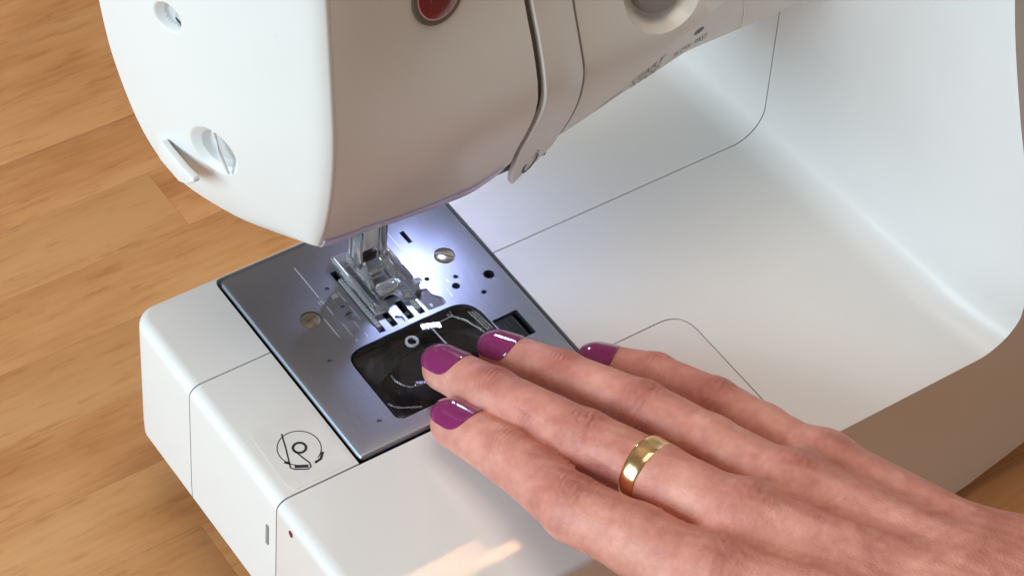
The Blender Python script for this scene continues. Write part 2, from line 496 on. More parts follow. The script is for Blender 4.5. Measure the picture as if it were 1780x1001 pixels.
# --- head and arm shell
ZB = [(5.6, 75), (12, 72.5), (27, 70.5), (43, 68), (64, 67.1), (74, 67.3), (82, 71), (87, 75), (91, 78), (112, 77), (120, 80), (135, 88.5), (150, 96), (160, 101.5), (166, 103.6), (178, 104), (250, 104)]
ZC = [(5.6, 80), (27, 76), (43, 74.5), (64, 76), (74, 78), (82, 81), (90, 84), (103, 84), (112, 86), (125, 97), (140, 108), (152, 116), (166, 121), (185, 126.5), (250, 129)]
def Zb(x): return smooth_interp(x, ZB)
def Zc(x): return smooth_interp(x, ZC)
def head_shell():
    xs = sorted(set(list(np.linspace(5.6, 90, 30)) + list(np.linspace(90, 175, 34)) + list(np.linspace(175, 262, 14))))
    V, F = [], []; rows = []
    for x in xs:
        zb, zc = Zb(x), Zc(x)
        row = [(x, 124, 262), (x, Pf(262, x), 262)]
        for z in np.linspace(255, zc, 24): row.append((x, Pf(z, x), z))
        yb = Pf(zb, x) if x < 100 else Pf(zb, x) + 2.0 * min(1, (x - 100) / 40)
        yb = max(yb, 36.6 if x > 140 else 0)
        for k in (.12, .3, .5, .7, .85): row.append((x, Pf(zc, x) + (yb - Pf(zc, x)) * (k ** 1.25), zc + (zb - zc) * k))
        row.append((x, yb + .3, zb + .25)); row.append((x, yb + 1.5, zb - .1)); row.append((x, yb + 12, zb + 1)); row.append((x, 112, zb + 6)); row.append((x, 122, zb + 22))
        rows.append(row)
    n, m = len(rows), len(rows[0])
    for r_ in rows: V += r_
    for i in range(n - 1):
        for j in range(m):
            k = (j + 1) % m; F.append((i * m + j, (i + 1) * m + j, (i + 1) * m + k, i * m + k))
    F.append(tuple(range(m))); F.append(tuple(range((n - 1) * m, n * m))[::-1])
    return fix(mk('head_and_arm_shell', V, F, SHADED, mach, 28), 28)
HS = head_shell()
LX0, LX1 = 92.3, 112.4
def yz_band(off0, off1, z0, z1, nn=40):
    a = [(Pf(z, 92) + off0, z) for z in np.linspace(z0, z1, nn)]; b = [(Pf(z, 102) + off1, z) for z in np.linspace(z1, z0, nn)]
    return a + b
slot = prism('cut', yz_band(-14, 9.5, 55, 262.5), LX0 - 3.0, LX1 + 1.0, SHADED, mach, smooth=0, axis='x')
def lathe(prof, n=56):
    """prof: (r, depth) pairs, axis +y"""
    V = []; F = []
    for r, d in prof:
        for k in range(n):
            a = 2 * math.pi * k / n; V.append((r * math.cos(a), d, r * math.sin(a)))
    for i in range(len(prof) - 1):
        for k in range(n): F.append((i * n + k, i * n + (k + 1) % n, (i + 1) * n + (k + 1) % n, (i + 1) * n + k))
    F.append(tuple(range(n))[::-1]); F.append(tuple(range((len(prof) - 1) * n, len(prof) * n)))
    return V, F
def placed(V, c, tilt=0, yaw=0):
    c_, s_ = math.cos(tilt), math.sin(tilt); cy_, sy_ = math.cos(yaw), math.sin(yaw); out = []
    for x, y, z in V:
        y1, z1 = y * c_ - z * s_, y * s_ + z * c_
        out.append((x * cy_ - y1 * sy_ + c[0], x * sy_ + y1 * cy_ + c[1], z1 + c[2]))
    return out
KC = (152.5, Pf(139, 152), 139.0); KT = math.atan2(Pf(149, 152) - Pf(129, 152), 20.0)  # face leans back
V, F = lathe([(19, -6), (18.4, -.2), (17.2, 1.8), (15.0, 5.0), (12.4, 6.6), (.5, 7.0)])
dish = fix(mk('cut', placed(V, KC, -KT), F, SHADED, mach, 0))
boolean(HS, [slot, dish]); shade(HS.data, 28)
HS.data.materials.clear(); HS.data.materials.append(SHADED)
V, F = lathe([(11.2, 8), (11.2, 3.6), (10.6, 2.9), (9, 2.5), (1, 2.3), (.2, 2.3)])
fix(mk('stitch_dial', placed(V, KC, -KT), F, plain('dial_grey', (.30, .27, .26), .35), mach, 30), 30)
# badge
BC = (52.8, Pf(174.7, 52.8), 174.7); BT = math.atan2(Pf(184, 52.8) - Pf(166, 52.8), 18.0); BY = math.atan2(Pf(174.7, 60) - Pf(174.7, 46), 14.0)
V, F = lathe([(12.2, 3.2), (12.2, -.5), (11.8, -.9), (10.0, -.9), (9.8, -.4), (.3, -.4)])
badge = fix(mk('round_badge', placed(V, BC, -BT, BY), F, RIMG, mach, 30), 30)
V, F = lathe([(9.9, 1.2), (9.9, -.7), (9.3, -1.05), (5, -1.3), (.2, -1.35)])
fix(mk('red_disc', placed(V, BC, -BT, BY), F, RED, badge, 40), 40)
def bmap(u, v): return placed([(u, -1.45 + (u * u + v * v) * .006, v)], BC, -BT, BY)[0]
ringp = [(9.75 * math.cos(t), 9.75 * math.sin(t)) for t in np.linspace(0, 2 * math.pi, 49)[:-1]]
V, F = strip2d(ringp, .55, True)
mk('badge_line', [placed([(a, -.95, b)], BC, -BT, BY)[0] for a, b in V], F, PINKW, badge, 0)
flat_print('badge_emblem', [strip2d([(-5.6, -4.6), (-4.9, -2), (-4.2, 2.5), (-3.4, 4.8)], .9), strip2d([(-4.6, .4), (-1, 1.2), (3, 2.8)], .8),
           strip2d([(3.8, -4.4), (2.9, -1), (3.4, 3.2), (4.6, 5.2)], .9)], bmap, PINKW, badge)

# lever: curved strip with a thickness of its own and a rounded tab at the foot
def lever():
    zs = list(np.linspace(62, 262, 110))
    V, F = [], []
    prj = []
    def xl(z): return LX0 + (0 if z > 70 else ((70 - z) / 8.0) ** 2 * 1.3)
    def xr(z):
        if z > 77: return LX1
        t = (77 - z) / 15.0
        return LX1 - 17.5 * t ** 2.0
    for z in zs:
        a, b = xl(z), xr(z); e = .5; dd = .35 + .9 * max(0, (84 - z) / 22.)
        ya, yb_ = Pf(z, a) - dd, Pf(z, b) - dd; mid = (a + b) / 2; ym = Pf(z, mid) - dd
        V += [(a, ya + 2.7, z), (a, ya + e, z), (a + e, ya, z), (mid, ym, z), (b - e, yb_, z), (b, yb_ + e, z), (b, yb_ + 2.7, z), (mid, ym + 2.7, z)]
    n = len(zs); m = 8
    for i in range(n - 1):
        for j in range(m): k = (j + 1) % m; F.append((i * m + j, i * m + k, (i + 1) * m + k, (i + 1) * m + j))
    F.append(tuple(range(m))[::-1]); F.append(tuple(range((n - 1) * m, n * m)))
    return fix(mk('lever_cover', V, F, SHADED, mach, 35), 35)
LEV = lever()
prism('slot_shade_block', yz_band(3.6, 14, 66, 101), 89.4, 111.5, plain('slot_shade_grey', (.16, .14, .14), .5), mach, axis='x')  # added dark block: the shade in the lever slot, put into its colour
def lmap(u, v): return (u, Pf(v, u) - .35 - .9 * max(0, (84 - v) / 22.) - .15, v)
flat_print('arrow_print', [strip2d([(103.8, 74.2), (103.9, 70.7), (103.2, 67.6), (102.3, 65.9), (100.4, 65.0), (98.5, 66.0), (98.0, 68.2), (98.4, 70.6)], 1.3),
           strip2d([(97.4, 69.3), (98.5, 71.0), (99.9, 70.2)], .5),
           strip2d([(101.9, 78.2), (103.5, 77.3), (102.4, 76.4), (103.3, 75.4), (101.6, 76.4)], .42),
           strip2d([(100.4, 74.6), (101.6, 74.0), (102.7, 75.1)], .42)], lmap, BROWNPR, LEV)

# prints on the lower band of the arm
def band(u, k):
    zb, zc = Zb(u), Zc(u); yb = max(Pf(zb, u) + 2.0 * min(1, (u - 100) / 40), 36.6 if u > 140 else 0)
    return (u, Pf(zc, u) + (yb - Pf(zc, u)) * (k ** 1.25) - .25, zc + (zb - zc) * k)
def bm_text(cx_, k0, s):
    def f(a, b): return band(cx_ + a, k0 - b * s)
    return f
PRT = plain('band_print_grey', (.17, .14, .15), .5)
text_mesh('start_print', 'START', 4.8, PRT, HS, bm_text(146, .45, .07))
text_mesh('stop_print', 'STOP', 4.6, PRT, HS, bm_text(147, .76, .07))
flat_print('dash_print', [strip2d([(126, .60), (131, .52), (136, .48)], .06)], lambda a, b: band(a, b), PRT, HS)
flat_print('oval_print', [strip2d([(168 + 2.2 * math.cos(t), .35 + .045 * math.sin(t)) for t in np.linspace(0, 6.28, 14)[:-1]], .05, True), strip2d([(166.4, .35), (169.6, .34)], .07)], band, PRT, HS)
text_mesh('speed_print', 'SLOW  FAST', 2.8, PRT, HS, bm_text(166, .72, .08))
mk('band_seam', [band(190, 0), band(190.5, 0), band(190.5, .4), band(192.0, .6), band(192.0, .98), band(191.5, .98), band(191.4, .6), band(190, .4)], [(0, 1, 2, 7), (7, 2, 3, 6), (6, 3, 4, 5)], plain('seam_white', (.9, .9, .88), .3), HS, 0)

# light under the head: cover strip along the lip and the lamp lens behind it
V, F = [], []
xs = np.linspace(7, 86, 40)
for x in xs:
    zb = Zb(x); y0 = Pf(zb, x)
    for dy, dz in ((-.9, 5.2), (-.8, 1.8), (.2, -.6), (2.5, -1.9), (9, -2.2), (9, .5), (2, 2)): V.append((x, y0 + dy if dy > 0 else Pf(zb + dz, x) + dy, zb + dz))
m = 7
for i in range(len(xs) - 1):
    for j in range(m): k = (j + 1) % m; F.append((i * m + j, i * m + k, (i + 1) * m + k, (i + 1) * m + j))
F.append(tuple(range(m))); F.append(tuple(range((len(xs) - 1) * m, len(xs) * m)))
fix(mk('light_cover', V, F, DIFF, mach, 40), 40)
box('lamp_lens', 92, 108, 63.4, 102, 112, 64.2, LEDM, mach, .2)
box('lamp_holder', 91, 107, 64.3, 103, 113, 86, GAPM, mach, .4)
led = area('sewing_lamp', (97, 110, 62.8), (88, 52, 0), 12, 4, .019, (.56, .60, 1.0), 130)

# --- white face cover on the left end of the head
EZ = [76.2, 84, 96, 112, 134, 160, 190, 222, 262]
BP = [(5, 43.2, 76.2), (-1, 62, 69.5), (-9, 81.6, 66.5), (-18, 104.3, 69.5), (-25, 117.3, 85.9), (-30, 128.4, 114), (-33, 133.2, 142.2), (-35, 136.6, 172.4), (-36, 139, 205)]
def cat(tab, t):
    t = t * (len(tab) - 1); i = min(int(t), len(tab) - 2); f = t - i
    p = [np.array(tab[max(0, min(len(tab) - 1, i + d))], float) for d in (-1, 0, 1, 2)]
    return .5 * ((2 * p[1]) + (-p[0] + p[2]) * f + (2 * p[0] - 5 * p[1] + 4 * p[2] - p[3]) * f * f + (-p[0] + 3 * p[1] - 3 * p[2] + p[3]) * f ** 3)
def Ecur(t):
    z = float(cat([[q] for q in EZ], t)[0]); return np.array([5.0, Pf(z), z])
def face_pt(s, t):
    e, b_ = Ecur(t), cat(BP, t)
    p = e + (b_ - e) * s
    L = np.linalg.norm(b_ - e)
    p[0] -= math.sin(math.pi * s) * L * .045 + (2.2 * (1 - math.exp(-s * L / 2.5)) * (1 - s) if L > 1 else 0)
    return p
HOLES = [((125.2, 130.0), 'round'), ((92.5, 90.1), 'lens')]
def carve(p):
    y, z = p[1], p[2]; d = 0
    # first hole is found where the ray of sight meets the cover; centres are in (y, z)
    for (c, kind) in HOLEC:
        q = math.hypot(y - c[0], z - c[1]) / (6.0 if kind == 'round' else 10.4)
        if q < 1: d = max(d, 4.2 * min(1, (1 - q) * 3) if kind == 'round' else 4.6 * min(1, (1 - q) * 2.4) * (1 if (y - 77.5) * .86 - (z - 102.5) * .5 > -2 else .75))
    return d
HOLEC = [((99.7, 156.1), 'round'), ((81.0, 102.9), 'lens')]
def face_cover():
    NS, NT = 340, 440
    ss = np.linspace(0, 1, NS); tt = np.linspace(0, 1, NT) ** 1.0
    V, F = [], []
    for t in tt:
        e = Ecur(t); V.append((7.0, e[1] + .3, e[2])); V.append((6.5, e[1] - .05, e[2])); V.append((5.5, e[1] - .10, e[2]))
        for s in ss:
            p = face_pt(s, t); p[0] += carve(p); V.append(tuple(p))
        b_ = cat(BP, t)
        V.append((b_[0] + .8, b_[1] + .35, b_[2] - .35)); V.append((b_[0] + 3, b_[1] + .8, b_[2] - .7)); V.append((max(b_[0] + 42, 20), b_[1] + .9, b_[2] + 1))
    m = NS + 6
    for i in range(NT - 1):
        for j in range(m - 1): F.append((i * m + j, i * m + j + 1, (i + 1) * m + j + 1, (i + 1) * m + j))
    return mk('face_cover', V, F, WHITE, mach, 50)
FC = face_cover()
FC.data.materials.append(plain('recess_shade', (.55, .56, .56), .4))  # shade inside the two recesses, put into a grey second material
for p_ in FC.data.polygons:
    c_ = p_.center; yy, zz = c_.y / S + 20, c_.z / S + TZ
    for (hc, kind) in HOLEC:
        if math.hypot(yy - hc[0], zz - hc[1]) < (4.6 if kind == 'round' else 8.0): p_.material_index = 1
# screw in the upper hole, blade in the lower one
def on_face(y, z):
    best = None
    for s in np.linspace(.05, .98, 60):
        for t in np.linspace(.05, .98, 60):
            p = face_pt(s, t); d = (p[1] - y) ** 2 + (p[2] - z) ** 2
            if best is None or d < best[0]: best = (d, p)
    return best[1]
pc = on_face(*HOLEC[0][0])
V, F = lathe([(3.2, 2), (3.2, -.6), (2.7, -1.1), (.2, -1.1)], 20)
V = [(y_, x_, z_) for x_, y_, z_ in V]
fix(mk('cover_screw', [(pc[0] + 4.0 + a, pc[1] - 1 + b2, pc[2] - 1 + c2) for a, b2, c2 in V], F, STEEL, FC, 35), 35)
box('screw_slot', pc[0] + 2.75, pc[1] - 3.2, pc[2] - 1.5, pc[0] + 3.0, pc[1] + 1.2, pc[2] - .6, DARK, FC)
pc = on_face(*HOLEC[1][0])
tube('cutter_ridge', [(pc[0] + q_, a, b2) for q_, a, b2 in ((.3, 81.4, 112.2), (.9, 80.6, 108), (1.2, 78.4, 103.4), (1.6, 75.6, 99.4), (2.0, 73.6, 96.6))], .75, WHITE, FC)
prism('thread_cutter', rounded([(106.5, 89.2), (107.5, 84.8), (103.7, 83.3), (90.1, 83.9), (84.6, 87.2), (79.2, 92.9), (80.0, 94.6), (87.5, 93.2), (98.5, 93.0), (103.3, 93.3)], 1.2, 4), -25.8, -22.8, WHITE, mach, .7, 3, axis='x')

# --- needle plate (raised steel plate with rounded rim) and everything cut into it
ZP = 1.0
plate = prism('needle_plate', rounded(rect(.5, 1.0, 102.6, 106.6), [2.2, 2.2, 2.2, 3.2], 6), -2.2, ZP, PLATE, mach, smooth=0)
m_ = plate.modifiers.new('v', 'BEVEL'); m_.width = 1.7 * S; m_.segments = 4; m_.limit_method = 'ANGLE'; m_.angle_limit = R_(60); freeze(plate)
cover_out = rounded([(22.6, 11.0), (22.6, 48), (58, 48.4), (81.6, 48.2), (81.8, 9.2), (25.5, 9.2)], [2.5, 8, 0, 11, 3, 2], 8)
cuts = []
def cutp(pts, z0=-8, z1=4): cuts.append(prism('cut', pts, z0, z1, PLATE, mach, smooth=0))
cutp(cover_out)
cutp(rounded(rect(82.4, 19.6, 94.2, 33.4), .5, 2))
for pts in (rect(40.7, 50.3, 43.6, 87.5), rect(46.6, 50.7, 49.5, 60.5), rect(54.2, 50.6, 57.3, 61), rect(59.6, 50.8, 62.3, 80), rect(76.8, 85.2, 78.9, 92.3), rect(50.2, 64, 57.5, 66.2)):
    cutp(rounded(pts, .3, 2))
for x, y, r_ in ((95.5, 54.7, 2.3), (80.5, 56.2, 1.7), (83.2, 60.4, 1.1), (88.4, 47.8, 1.1), (72.5, 65.2, 1.1)): cutp(circ(x, y, r_, 20))
# shallow dimples
for x, y, r_ in ((35.8, 63.9, 2.2), (35.5, 69.4, 1.0), (35.2, 80.6, 1.0), (16.0, 48.0, 1.0), (16.4, 12.8, 1.0), (21.0, 70.0, 4.4), (85.8, 72.4, 4.4)): cutp(circ(x, y, r_, 22), .1)
# finger notch beside the cover
cutp(rounded([(63.4, 50.6), (72.0, 50.0), (72.6, 54), (69.5, 57.5), (69.8, 61.5), (63.4, 62.0)], [1, 1.5, 1.5, 2, 1.5, 1], 5), .35)
cutp(rounded([(50.2, 50.6), (52.8, 50.4), (53.2, 53.4), (50.2, 55.5)], .8, 3), .35)
for c in cuts: boolean(plate, [c])
plate.data.materials.clear(); plate.data.materials.append(PLATE); shade(plate.data, 30)
NOTCHM = plain('notch_reflection', (.055, .048, .04), .4)  # brown reflection seen in the notch, painted as a dark inlay
prism('notch_inlay', rounded([(64.2, 51.2), (71.6, 50.6), (72.0, 54), (69.1, 57.6), (69.3, 61.0), (64.2, 61.4)], 1, 4), .2, .42, NOTCHM, plate)
box('plate_well', -.5, .3, -23.5, 103, 107.5, -16.5, DARK, mach)
for q_ in (rect(1, 52, 102, 106), rect(1, 1.5, 21, 52), rect(95, 1.5, 102, 52), rect(21, 1.5, 95, 8)): prism('well_wall', q_, -16.4, -6, DARK, mach)
mk('plate_edge_strip', *(lambda P: ([(a, b2, c2) for a, b2, c2 in P], [(0, 1, 2, 3)]))([(.50, 3.5, -.3), (.50, 103.5, -.3), (1.75, 103.2, ZP - .1), (1.75, 3.8, ZP - .1)]), CHROME, plate, 0)
# plate screws
def plate_screw(x, y, rot):
    V, F = lathe([(4.1, -1.0), (4.1, .15), (3.7, .5), (.2, .62)], 32)
    o = fix(mk('plate_screw', [(a + x, c2 + y, b2 + ZP - .45) for a, b2, c2 in V], F, SCREW, plate, 40), 40)
    c, s = math.cos(rot), math.sin(rot)
    q = [(x + a * c - b2 * s, y + a * s + b2 * c) for a, b2 in ((-4.5, -.45), (4.5, -.45), (4.5, .45), (-4.5, .45))]
    k = prism('cut', q, ZP - .25, ZP + 1, SCREW, mach, smooth=0)
    off = root_loc(o) - root_loc(mach)
    boolean(o, [k]); shade(o.data, 40)
plate_screw(21.0, 70.0, .3); plate_screw(85.8, 72.4, -.9)
# engraved guide lines and numbers
gl = []
for a, b2, w_ in (((30.0, 97.0), (30.0, 78.4), .3), ((30.1, 72.8), (30.1, 68.0), .22), ((25.8, 67.5), (25.8, 56.7), .26), ((38.0, 77.2), (38.0, 71.0), .22), ((30.7, 62.1), (30.7, 54.1), .22), ((35.2, 61.0), (35.2, 56.2), .22),
              ((72.6, 96.8), (72.6, 77.6), .3), ((73.3, 74.3), (73.3, 67.6), .25), ((73.2, 63.2), (73.2, 55.7), .3), ((38.0, 68.5), (38.0, 60), .2), ((76.5, 57), (76.5, 53), .2)):
    gl.append(strip2d([a, b2], w_))
for g_ in gl: flat_print('guide_line', [g_], lambda a, b2: (a, b2, ZP + .03), PALEPR, plate)
for s_, x, y, sz in (('15', 29.2, 75.6, 3.0), ('10', 35.6, 75.8, 3.0), ('4', 30.8, 51.8, 2.8), ('3', 35.6, 52.2, 2.8), ('3', 76.0, 60.5, 2.8), ('4', 79.0, 60.2, 2.8), ('5', 76.2, 53.0, 2.8), ('8', 66.6, 52.9, 2.6)):
    zz = ZP + .03 if s_ != '8' else .45
    text_mesh('number_print', s_, sz, PALEPR, plate, lambda a, b2, x=x, y=y, zz=zz: (x + a * .9, y + b2, zz))
# feed dogs: two toothed strips and two short ones
DOGM = plain('dog_steel', (.60, .62, .66), .3, .35)
def feed_dog(x0, x1, y0, y1, z, pitch=1.15, mat=STEEL):
    V, F = [], []; y = y0; b = 0
    ys, zs = [y0], [z - .5]
    while y < y1 - .01:
        ys += [min(y + pitch * .25, y1), min(y + pitch, y1)]; zs += [z, z - .75]; y += pitch
    for yy, zz in zip(ys, zs): V += [(x0, yy, zz), (x1, yy, zz), (x0, yy, -3.5), (x1, yy, -3.5)]
    n = len(ys)
    for i in range(n - 1):
        a = 4 * i; c = a + 4
        F += [(a, a + 1, c + 1, c), (a, c, c + 2, a + 2), (a + 1, a + 3, c + 3, c + 1)]
    F += [(0, 2, 3, 1), (4 * n - 4, 4 * n - 3, 4 * n - 1, 4 * n - 2)]
    return fix(mk('feed_dog', V, F, mat, mach, 0))
feed_dog(41.4, 43.2, 53.0, 82.5, 1.7, 1.6, DOGM); feed_dog(60.0, 61.8, 53.4, 78, 1.7, 1.6, DOGM)
feed_dog(46.9, 49.1, 54.2, 56.2, .5); feed_dog(54.6, 56.8, 53.4, 55.2, .6)
# cover release latch with ribs
lat = box('release_latch', 82.7, 19.9, -2.4, 91.8, 33.1, -.2, LATCH, mach, .2)
for k in range(7): box('rib', 83.3 + k * 1.2, 20.6, -.21, 83.8 + k * 1.2, 32.4, .25, LATCH, lat)
# bobbin well
well = prism('hook_race', cover_out, -16, -13.5, DARK, mach, smooth=0)
for k, (r0, z_) in enumerate(((27, -9.0), (22, -11.5))):
    ring = [(52 + r0 * math.cos(t) * 1.0, 28 + r0 * .72 * math.sin(t)) for t in np.linspace(0, 2 * math.pi, 61)[:-1]]
    tube('hook_ring', [(a, b2, z_) for a, b2 in ring + ring[:1]], .7, plain('hook_grey', (.05, .05, .055), .3, .6), well, 8)
prism('case_edge', rounded([(26, 12.5), (26, 38), (33, 44), (34, 44), (29, 36), (29, 14)], .6, 3), -9, -4, plain('case_black', (.03, .03, .033), .35), well, .3)
# bobbin
BOBM = plain('smoky_bobbin', (.02, .02, .025), .4)
bob = thing('bobbin', 'clear bobbin lying in the dark hook under the transparent cover', 'bobbin', loc=(50, 26, -12))
def disc(name, z0, z1, R1, R0, mat, par, c=(50, 26)):
    n = 48; V, F = [], []
    for r_, z_ in ((R0, z0), (R1, z0), (R1, z1), (R0, z1)):
        for k in range(n): a = 2 * math.pi * k / n; V.append((c[0] + r_ * math.cos(a), c[1] + r_ * math.sin(a), z_))
    for i in range(4):
        for k in range(n): F.append((i * n + k, i * n + (k + 1) % n, ((i + 1) % 4) * n + (k + 1) % n, ((i + 1) % 4) * n + k))
    return fix(mk(name, V, F, mat, par, 40), 40)
disc('bobbin_flange', -5.4, -4.6, 12.8, 3.2, BOBM, bob); disc('bobbin_flange', -12, -11.2, 12.8, 3.2, BOBM, bob)
disc('bobbin_core', -11.2, -5.4, 4.2, 3.2, BOBM, bob)
disc('wound_thread', -11.1, -5.5, 9.5, 4.3, plain('dark_thread', (.03, .03, .05), .8, noise_amt=.4, scale=900), bob)
# transparent cover
cin = rounded([(23.2, 11.5), (23.2, 47.4), (58, 47.8), (81.0, 47.6), (81.2, 9.8), (26, 9.8)], [2.5, 8, 0, 11, 3, 2], 8)
cov = prism('bobbin_cover', cin, -1.6, .55, SMOKE, mach, .6, 3)
BOSSM = plain('boss_grey', (.42, .43, .46), .3)
disc('cover_boss', .45, 1.5, 2.7, 1.9, BOSSM, cov, (49.1, 40.3))
prism('cover_line', [(59.7, 41.8), (60.2, 41.8), (60.6, 31.5), (60.1, 31.5)], .56, .8, BOSSM, cov)
BRASSL = plain('cover_groove_line', (.40, .38, .33), .4)
flat_print('cover_corner_line', [strip2d([(57.6, 47.2), (58.2, 43.3), (70.7, 43.9), (70.9, 46.5)], .28)], lambda a, b2: (a, b2, .60), BRASSL, cov)
tube('cover_ridge', [(69.0, 45.6, .4), (71.5, 42.4, .8), (74.0, 38.0, .9), (76.3, 32.6, .6), (77.0, 28, .4)], .45, CLEAR, cov)
for k in range(3): tube('cover_rib', [(77.2 + k * 1.25, 42.5 - k * .9, .7), (78.6 + k * 1.1, 30.5, .7)], .33, CLEAR, cov)
tube('cover_ridge', [(24.1, 18.8, .5), (25.2, 16.2, .7), (27.6, 14.2, .7), (34.5, 10.9, .5)], .35, CLEAR, cov)
tube('cover_ridge', [(32.9, 30, .5), (32.6, 27, .6), (33.9, 23.9, .6), (36.2, 21.2, .6), (40.7, 20.2, .5)], .4, CLEAR, cov)

# --- presser foot, ankle and needle bar end
foot = prism('presser_foot', rounded([(43.6, 93), (43.6, 58.2), (49.8, 57.0), (50.6, 63.2), (52.6, 64.6), (55.6, 64.2), (57.4, 59.6), (61.2, 57.8), (63.6, 59.8), (66.6, 61.0), (67.4, 64.0), (66.4, 93)], [2, 1.6, 1.2, 1, .8, .8, 1, 1.2, .8, 1.3, 1.2, 2], 4), 2.0, 3.4, CLEAR, mach, .45, 2)
cw = prism('cut', rounded(rect(46.3, 62.0, 49.0, 86), 1, 3), 0, 10, CLEAR, mach, smooth=0)
cw2 = prism('cut', rounded(rect(59.8, 67.5, 64.0, 87), 1.4, 3), 0, 10, CLEAR, mach, smooth=0)
cw3 = prism('cut', rounded(rect(51.4, 69.5, 57.6, 75), 1, 3), 0, 10, CLEAR, mach, smooth=0)
boolean(foot, [cw, cw2, cw3]); bevel(foot, .25, 2); foot.data.materials.clear(); foot.data.materials.append(CLEAR)
box('foot_rail', 43.6, 60, 3.5, 44.7, 91, 5.4, CLEAR, foot, .3); box('foot_rail', 65.4, 66, 3.5, 66.5, 91, 5.4, CLEAR, foot, .3)
box('foot_bridge', 49.8, 64.4, 3.5, 59.0, 68.6, 7.2, CLEAR, foot, .8)
box('foot_bridge', 49.9, 76.0, 3.5, 59.5, 81.0, 7.6, CLEAR, foot, .9)
prism('foot_cheek', rounded([(68, 4), (88, 4), (88, 8), (82, 13), (76, 12.5), (70, 8)], 1.2, 4), 48.0, 49.8, CLEAR, foot, .4, axis='x')
prism('foot_cheek', rounded([(68, 4), (88, 4), (88, 8), (82, 13), (76, 12.5), (70, 8)], 1.2, 4), 59.6, 61.4, CLEAR, foot, .4, axis='x')
tube('foot_pin', [(46.6, 79, 9.6), (63.0, 79, 9.6)], 1.1, STEEL, foot)
tube('finger_guide', [(66.5, 64.2, 4.6), (66.9, 62.6, 4.6)], 1.7, CLEAR, foot)
ank = box('foot_ankle', 46.4, 75.5, 10.5, 48.0, 84, 31, CLEAR, mach, .4)
box('ankle_side', 57.6, 75.5, 10.5, 59.2, 84, 31, CLEAR, ank, .4)
box('ankle_back', 48.0, 81.5, 12.5, 57.6, 83.2, 31, CLEAR, ank, .3)
box('ankle_clamp', 48.4, 76.4, 19.0, 57.0, 81, 33, GLOSS, mach, .5)
box('ankle_block', 48.6, 76.6, 11.8, 57.0, 81, 15.5, plain('ankle_dark', (.07, .05, .05), .3, .7), mach, .5)
tube('presser_bar', [(53, 79, 30), (53, 79, 72)], 2.6, STEEL, mach, 20)
tube('needle', [(53.5, 73.5, 9), (53.5, 73.5, 40), (53.5, 73.5, 72)], .45, STEEL, mach, 8)

# --- printed sticker, prints on the left end
st = prism('clear_sticker', rounded([(-29.6, 5.2), (-29.0, 30.5), (-28.0, 33.5), (-2.0, 33.0), (-1.9, 1.8), (-27.5, 1.6)], 1.2, 3), .02, .10, plain('sticker_film', (.80, .798, .79), .34, coat=.12), mach)
cc = (-16.3, 17.9)
def circp(cx_, cy_, rx, ry, a0, a1, n, rot=0):
    out = []
    for t in np.linspace(math.radians(a0), math.radians(a1), n):
        a, b2 = rx * math.cos(t), ry * math.sin(t); out.append((cx_ + a * math.cos(rot) - b2 * math.sin(rot), cy_ + a * math.sin(rot) + b2 * math.cos(rot)))
    return out
sp = [strip2d(circp(cc[0], cc[1], 8.3, 8.3, -65, 240, 50), .42), strip2d(circp(-16.1, 18.0, 2.5, 2.4, 0, 360, 30), 1.05),
      strip2d([(-18.4, 27.2), (-20.6, 20.5), (-24.0, 11.6)], .62), strip2d([(-24.0, 11.6), (-23.2, 10.2), (-18.6, 7.6), (-17.2, 8.0), (-16.6, 10.0), (-17.5, 13.2), (-18.4, 17.4)], .62),
      strip2d([(-22.4, 11.2), (-17.8, 8.8)], 1.5), strip2d([(-14.9, 8.9), (-12.0, 9.4), (-9.6, 11.9)], 1.1), strip2d([(-24.6, 15.0), (-23.3, 13.6)], 1.2)]
flat_print('threading_diagram', sp, lambda a, b2: (a, b2, .13), PRINT, st)
box('grey_mark', -37.25, 5.3, -31.5, -36.9, 6.9, -20.3, GREYPR, pt)
prism('red_mark', circ(-10.3, -7.2, 1.3, 18, 1.6), -37.2, -36.2, REDPR, pt, axis='x')

# ------------------------------------------------------------------ hand (one continuous skin)
J = {'index': [[33.9, -12.6, 14.0], [39.0, -38.8, 20.5], [40.2, -77.0, 30.0], [59.8, -133.0, 39.5]],
     'middle': [[46.2, 12.6, 13.6], [50.6, -11.4, 21.0], [61.3, -53.6, 31.5], [83.1, -120.6, 42.0]],
     'ring': [[70.6, 10.0, 11.2], [79.0, -16.8, 20.5], [89.6, -51.1, 30.5], [108.2, -117.8, 40.0]],
     'pinky': [[102.4, -11.9, 9.0], [112.8, -31.8, 16.0], [118.7, -59.9, 25.0], [127.7, -110.4, 34.0]],
     'thumb': [[43.0, -116.7, 0.0], [49.8, -133.9, 6.0], [61.2, -163.3, 18.0], [81.9, -199.7, 34.0]]}
RAD = {'index': [9.3, 11.0, 12.2, 13.6], 'middle': [8.8, 10.2, 11.4, 13.0], 'ring': [8.4, 9.4, 10.2, 12.4], 'pinky': [7.4, 8.2, 9.0, 11.4], 'thumb': [9, 10, 11, 14]}
WR = [[104.5, -195.2, 46.0], [119, -188, 47.0], [132, -183, 46.0], [145.5, -177.5, 42.0]]
FORE = [[165.4, -250.7, 55.0], [172, -246, 54], [181, -238, 54.0], [195, -224, 50.0]]
def smin(a, b, k):
    h = np.clip(.5 + .5 * (b - a) / k, 0, 1); return b + (a - b) * h - k * h * (1 - h)
def rcone(P, a, b, ra, rb):
    a = np.array(a); b = np.array(b); ab = b - a; L2 = ab @ ab
    t = np.clip(((P - a) @ ab) / L2, 0, 1)
    d = P - a - t[:, None] * ab
    return np.sqrt(np.einsum('ij,ij->i', d, d)) - (ra + (rb - ra) * t)
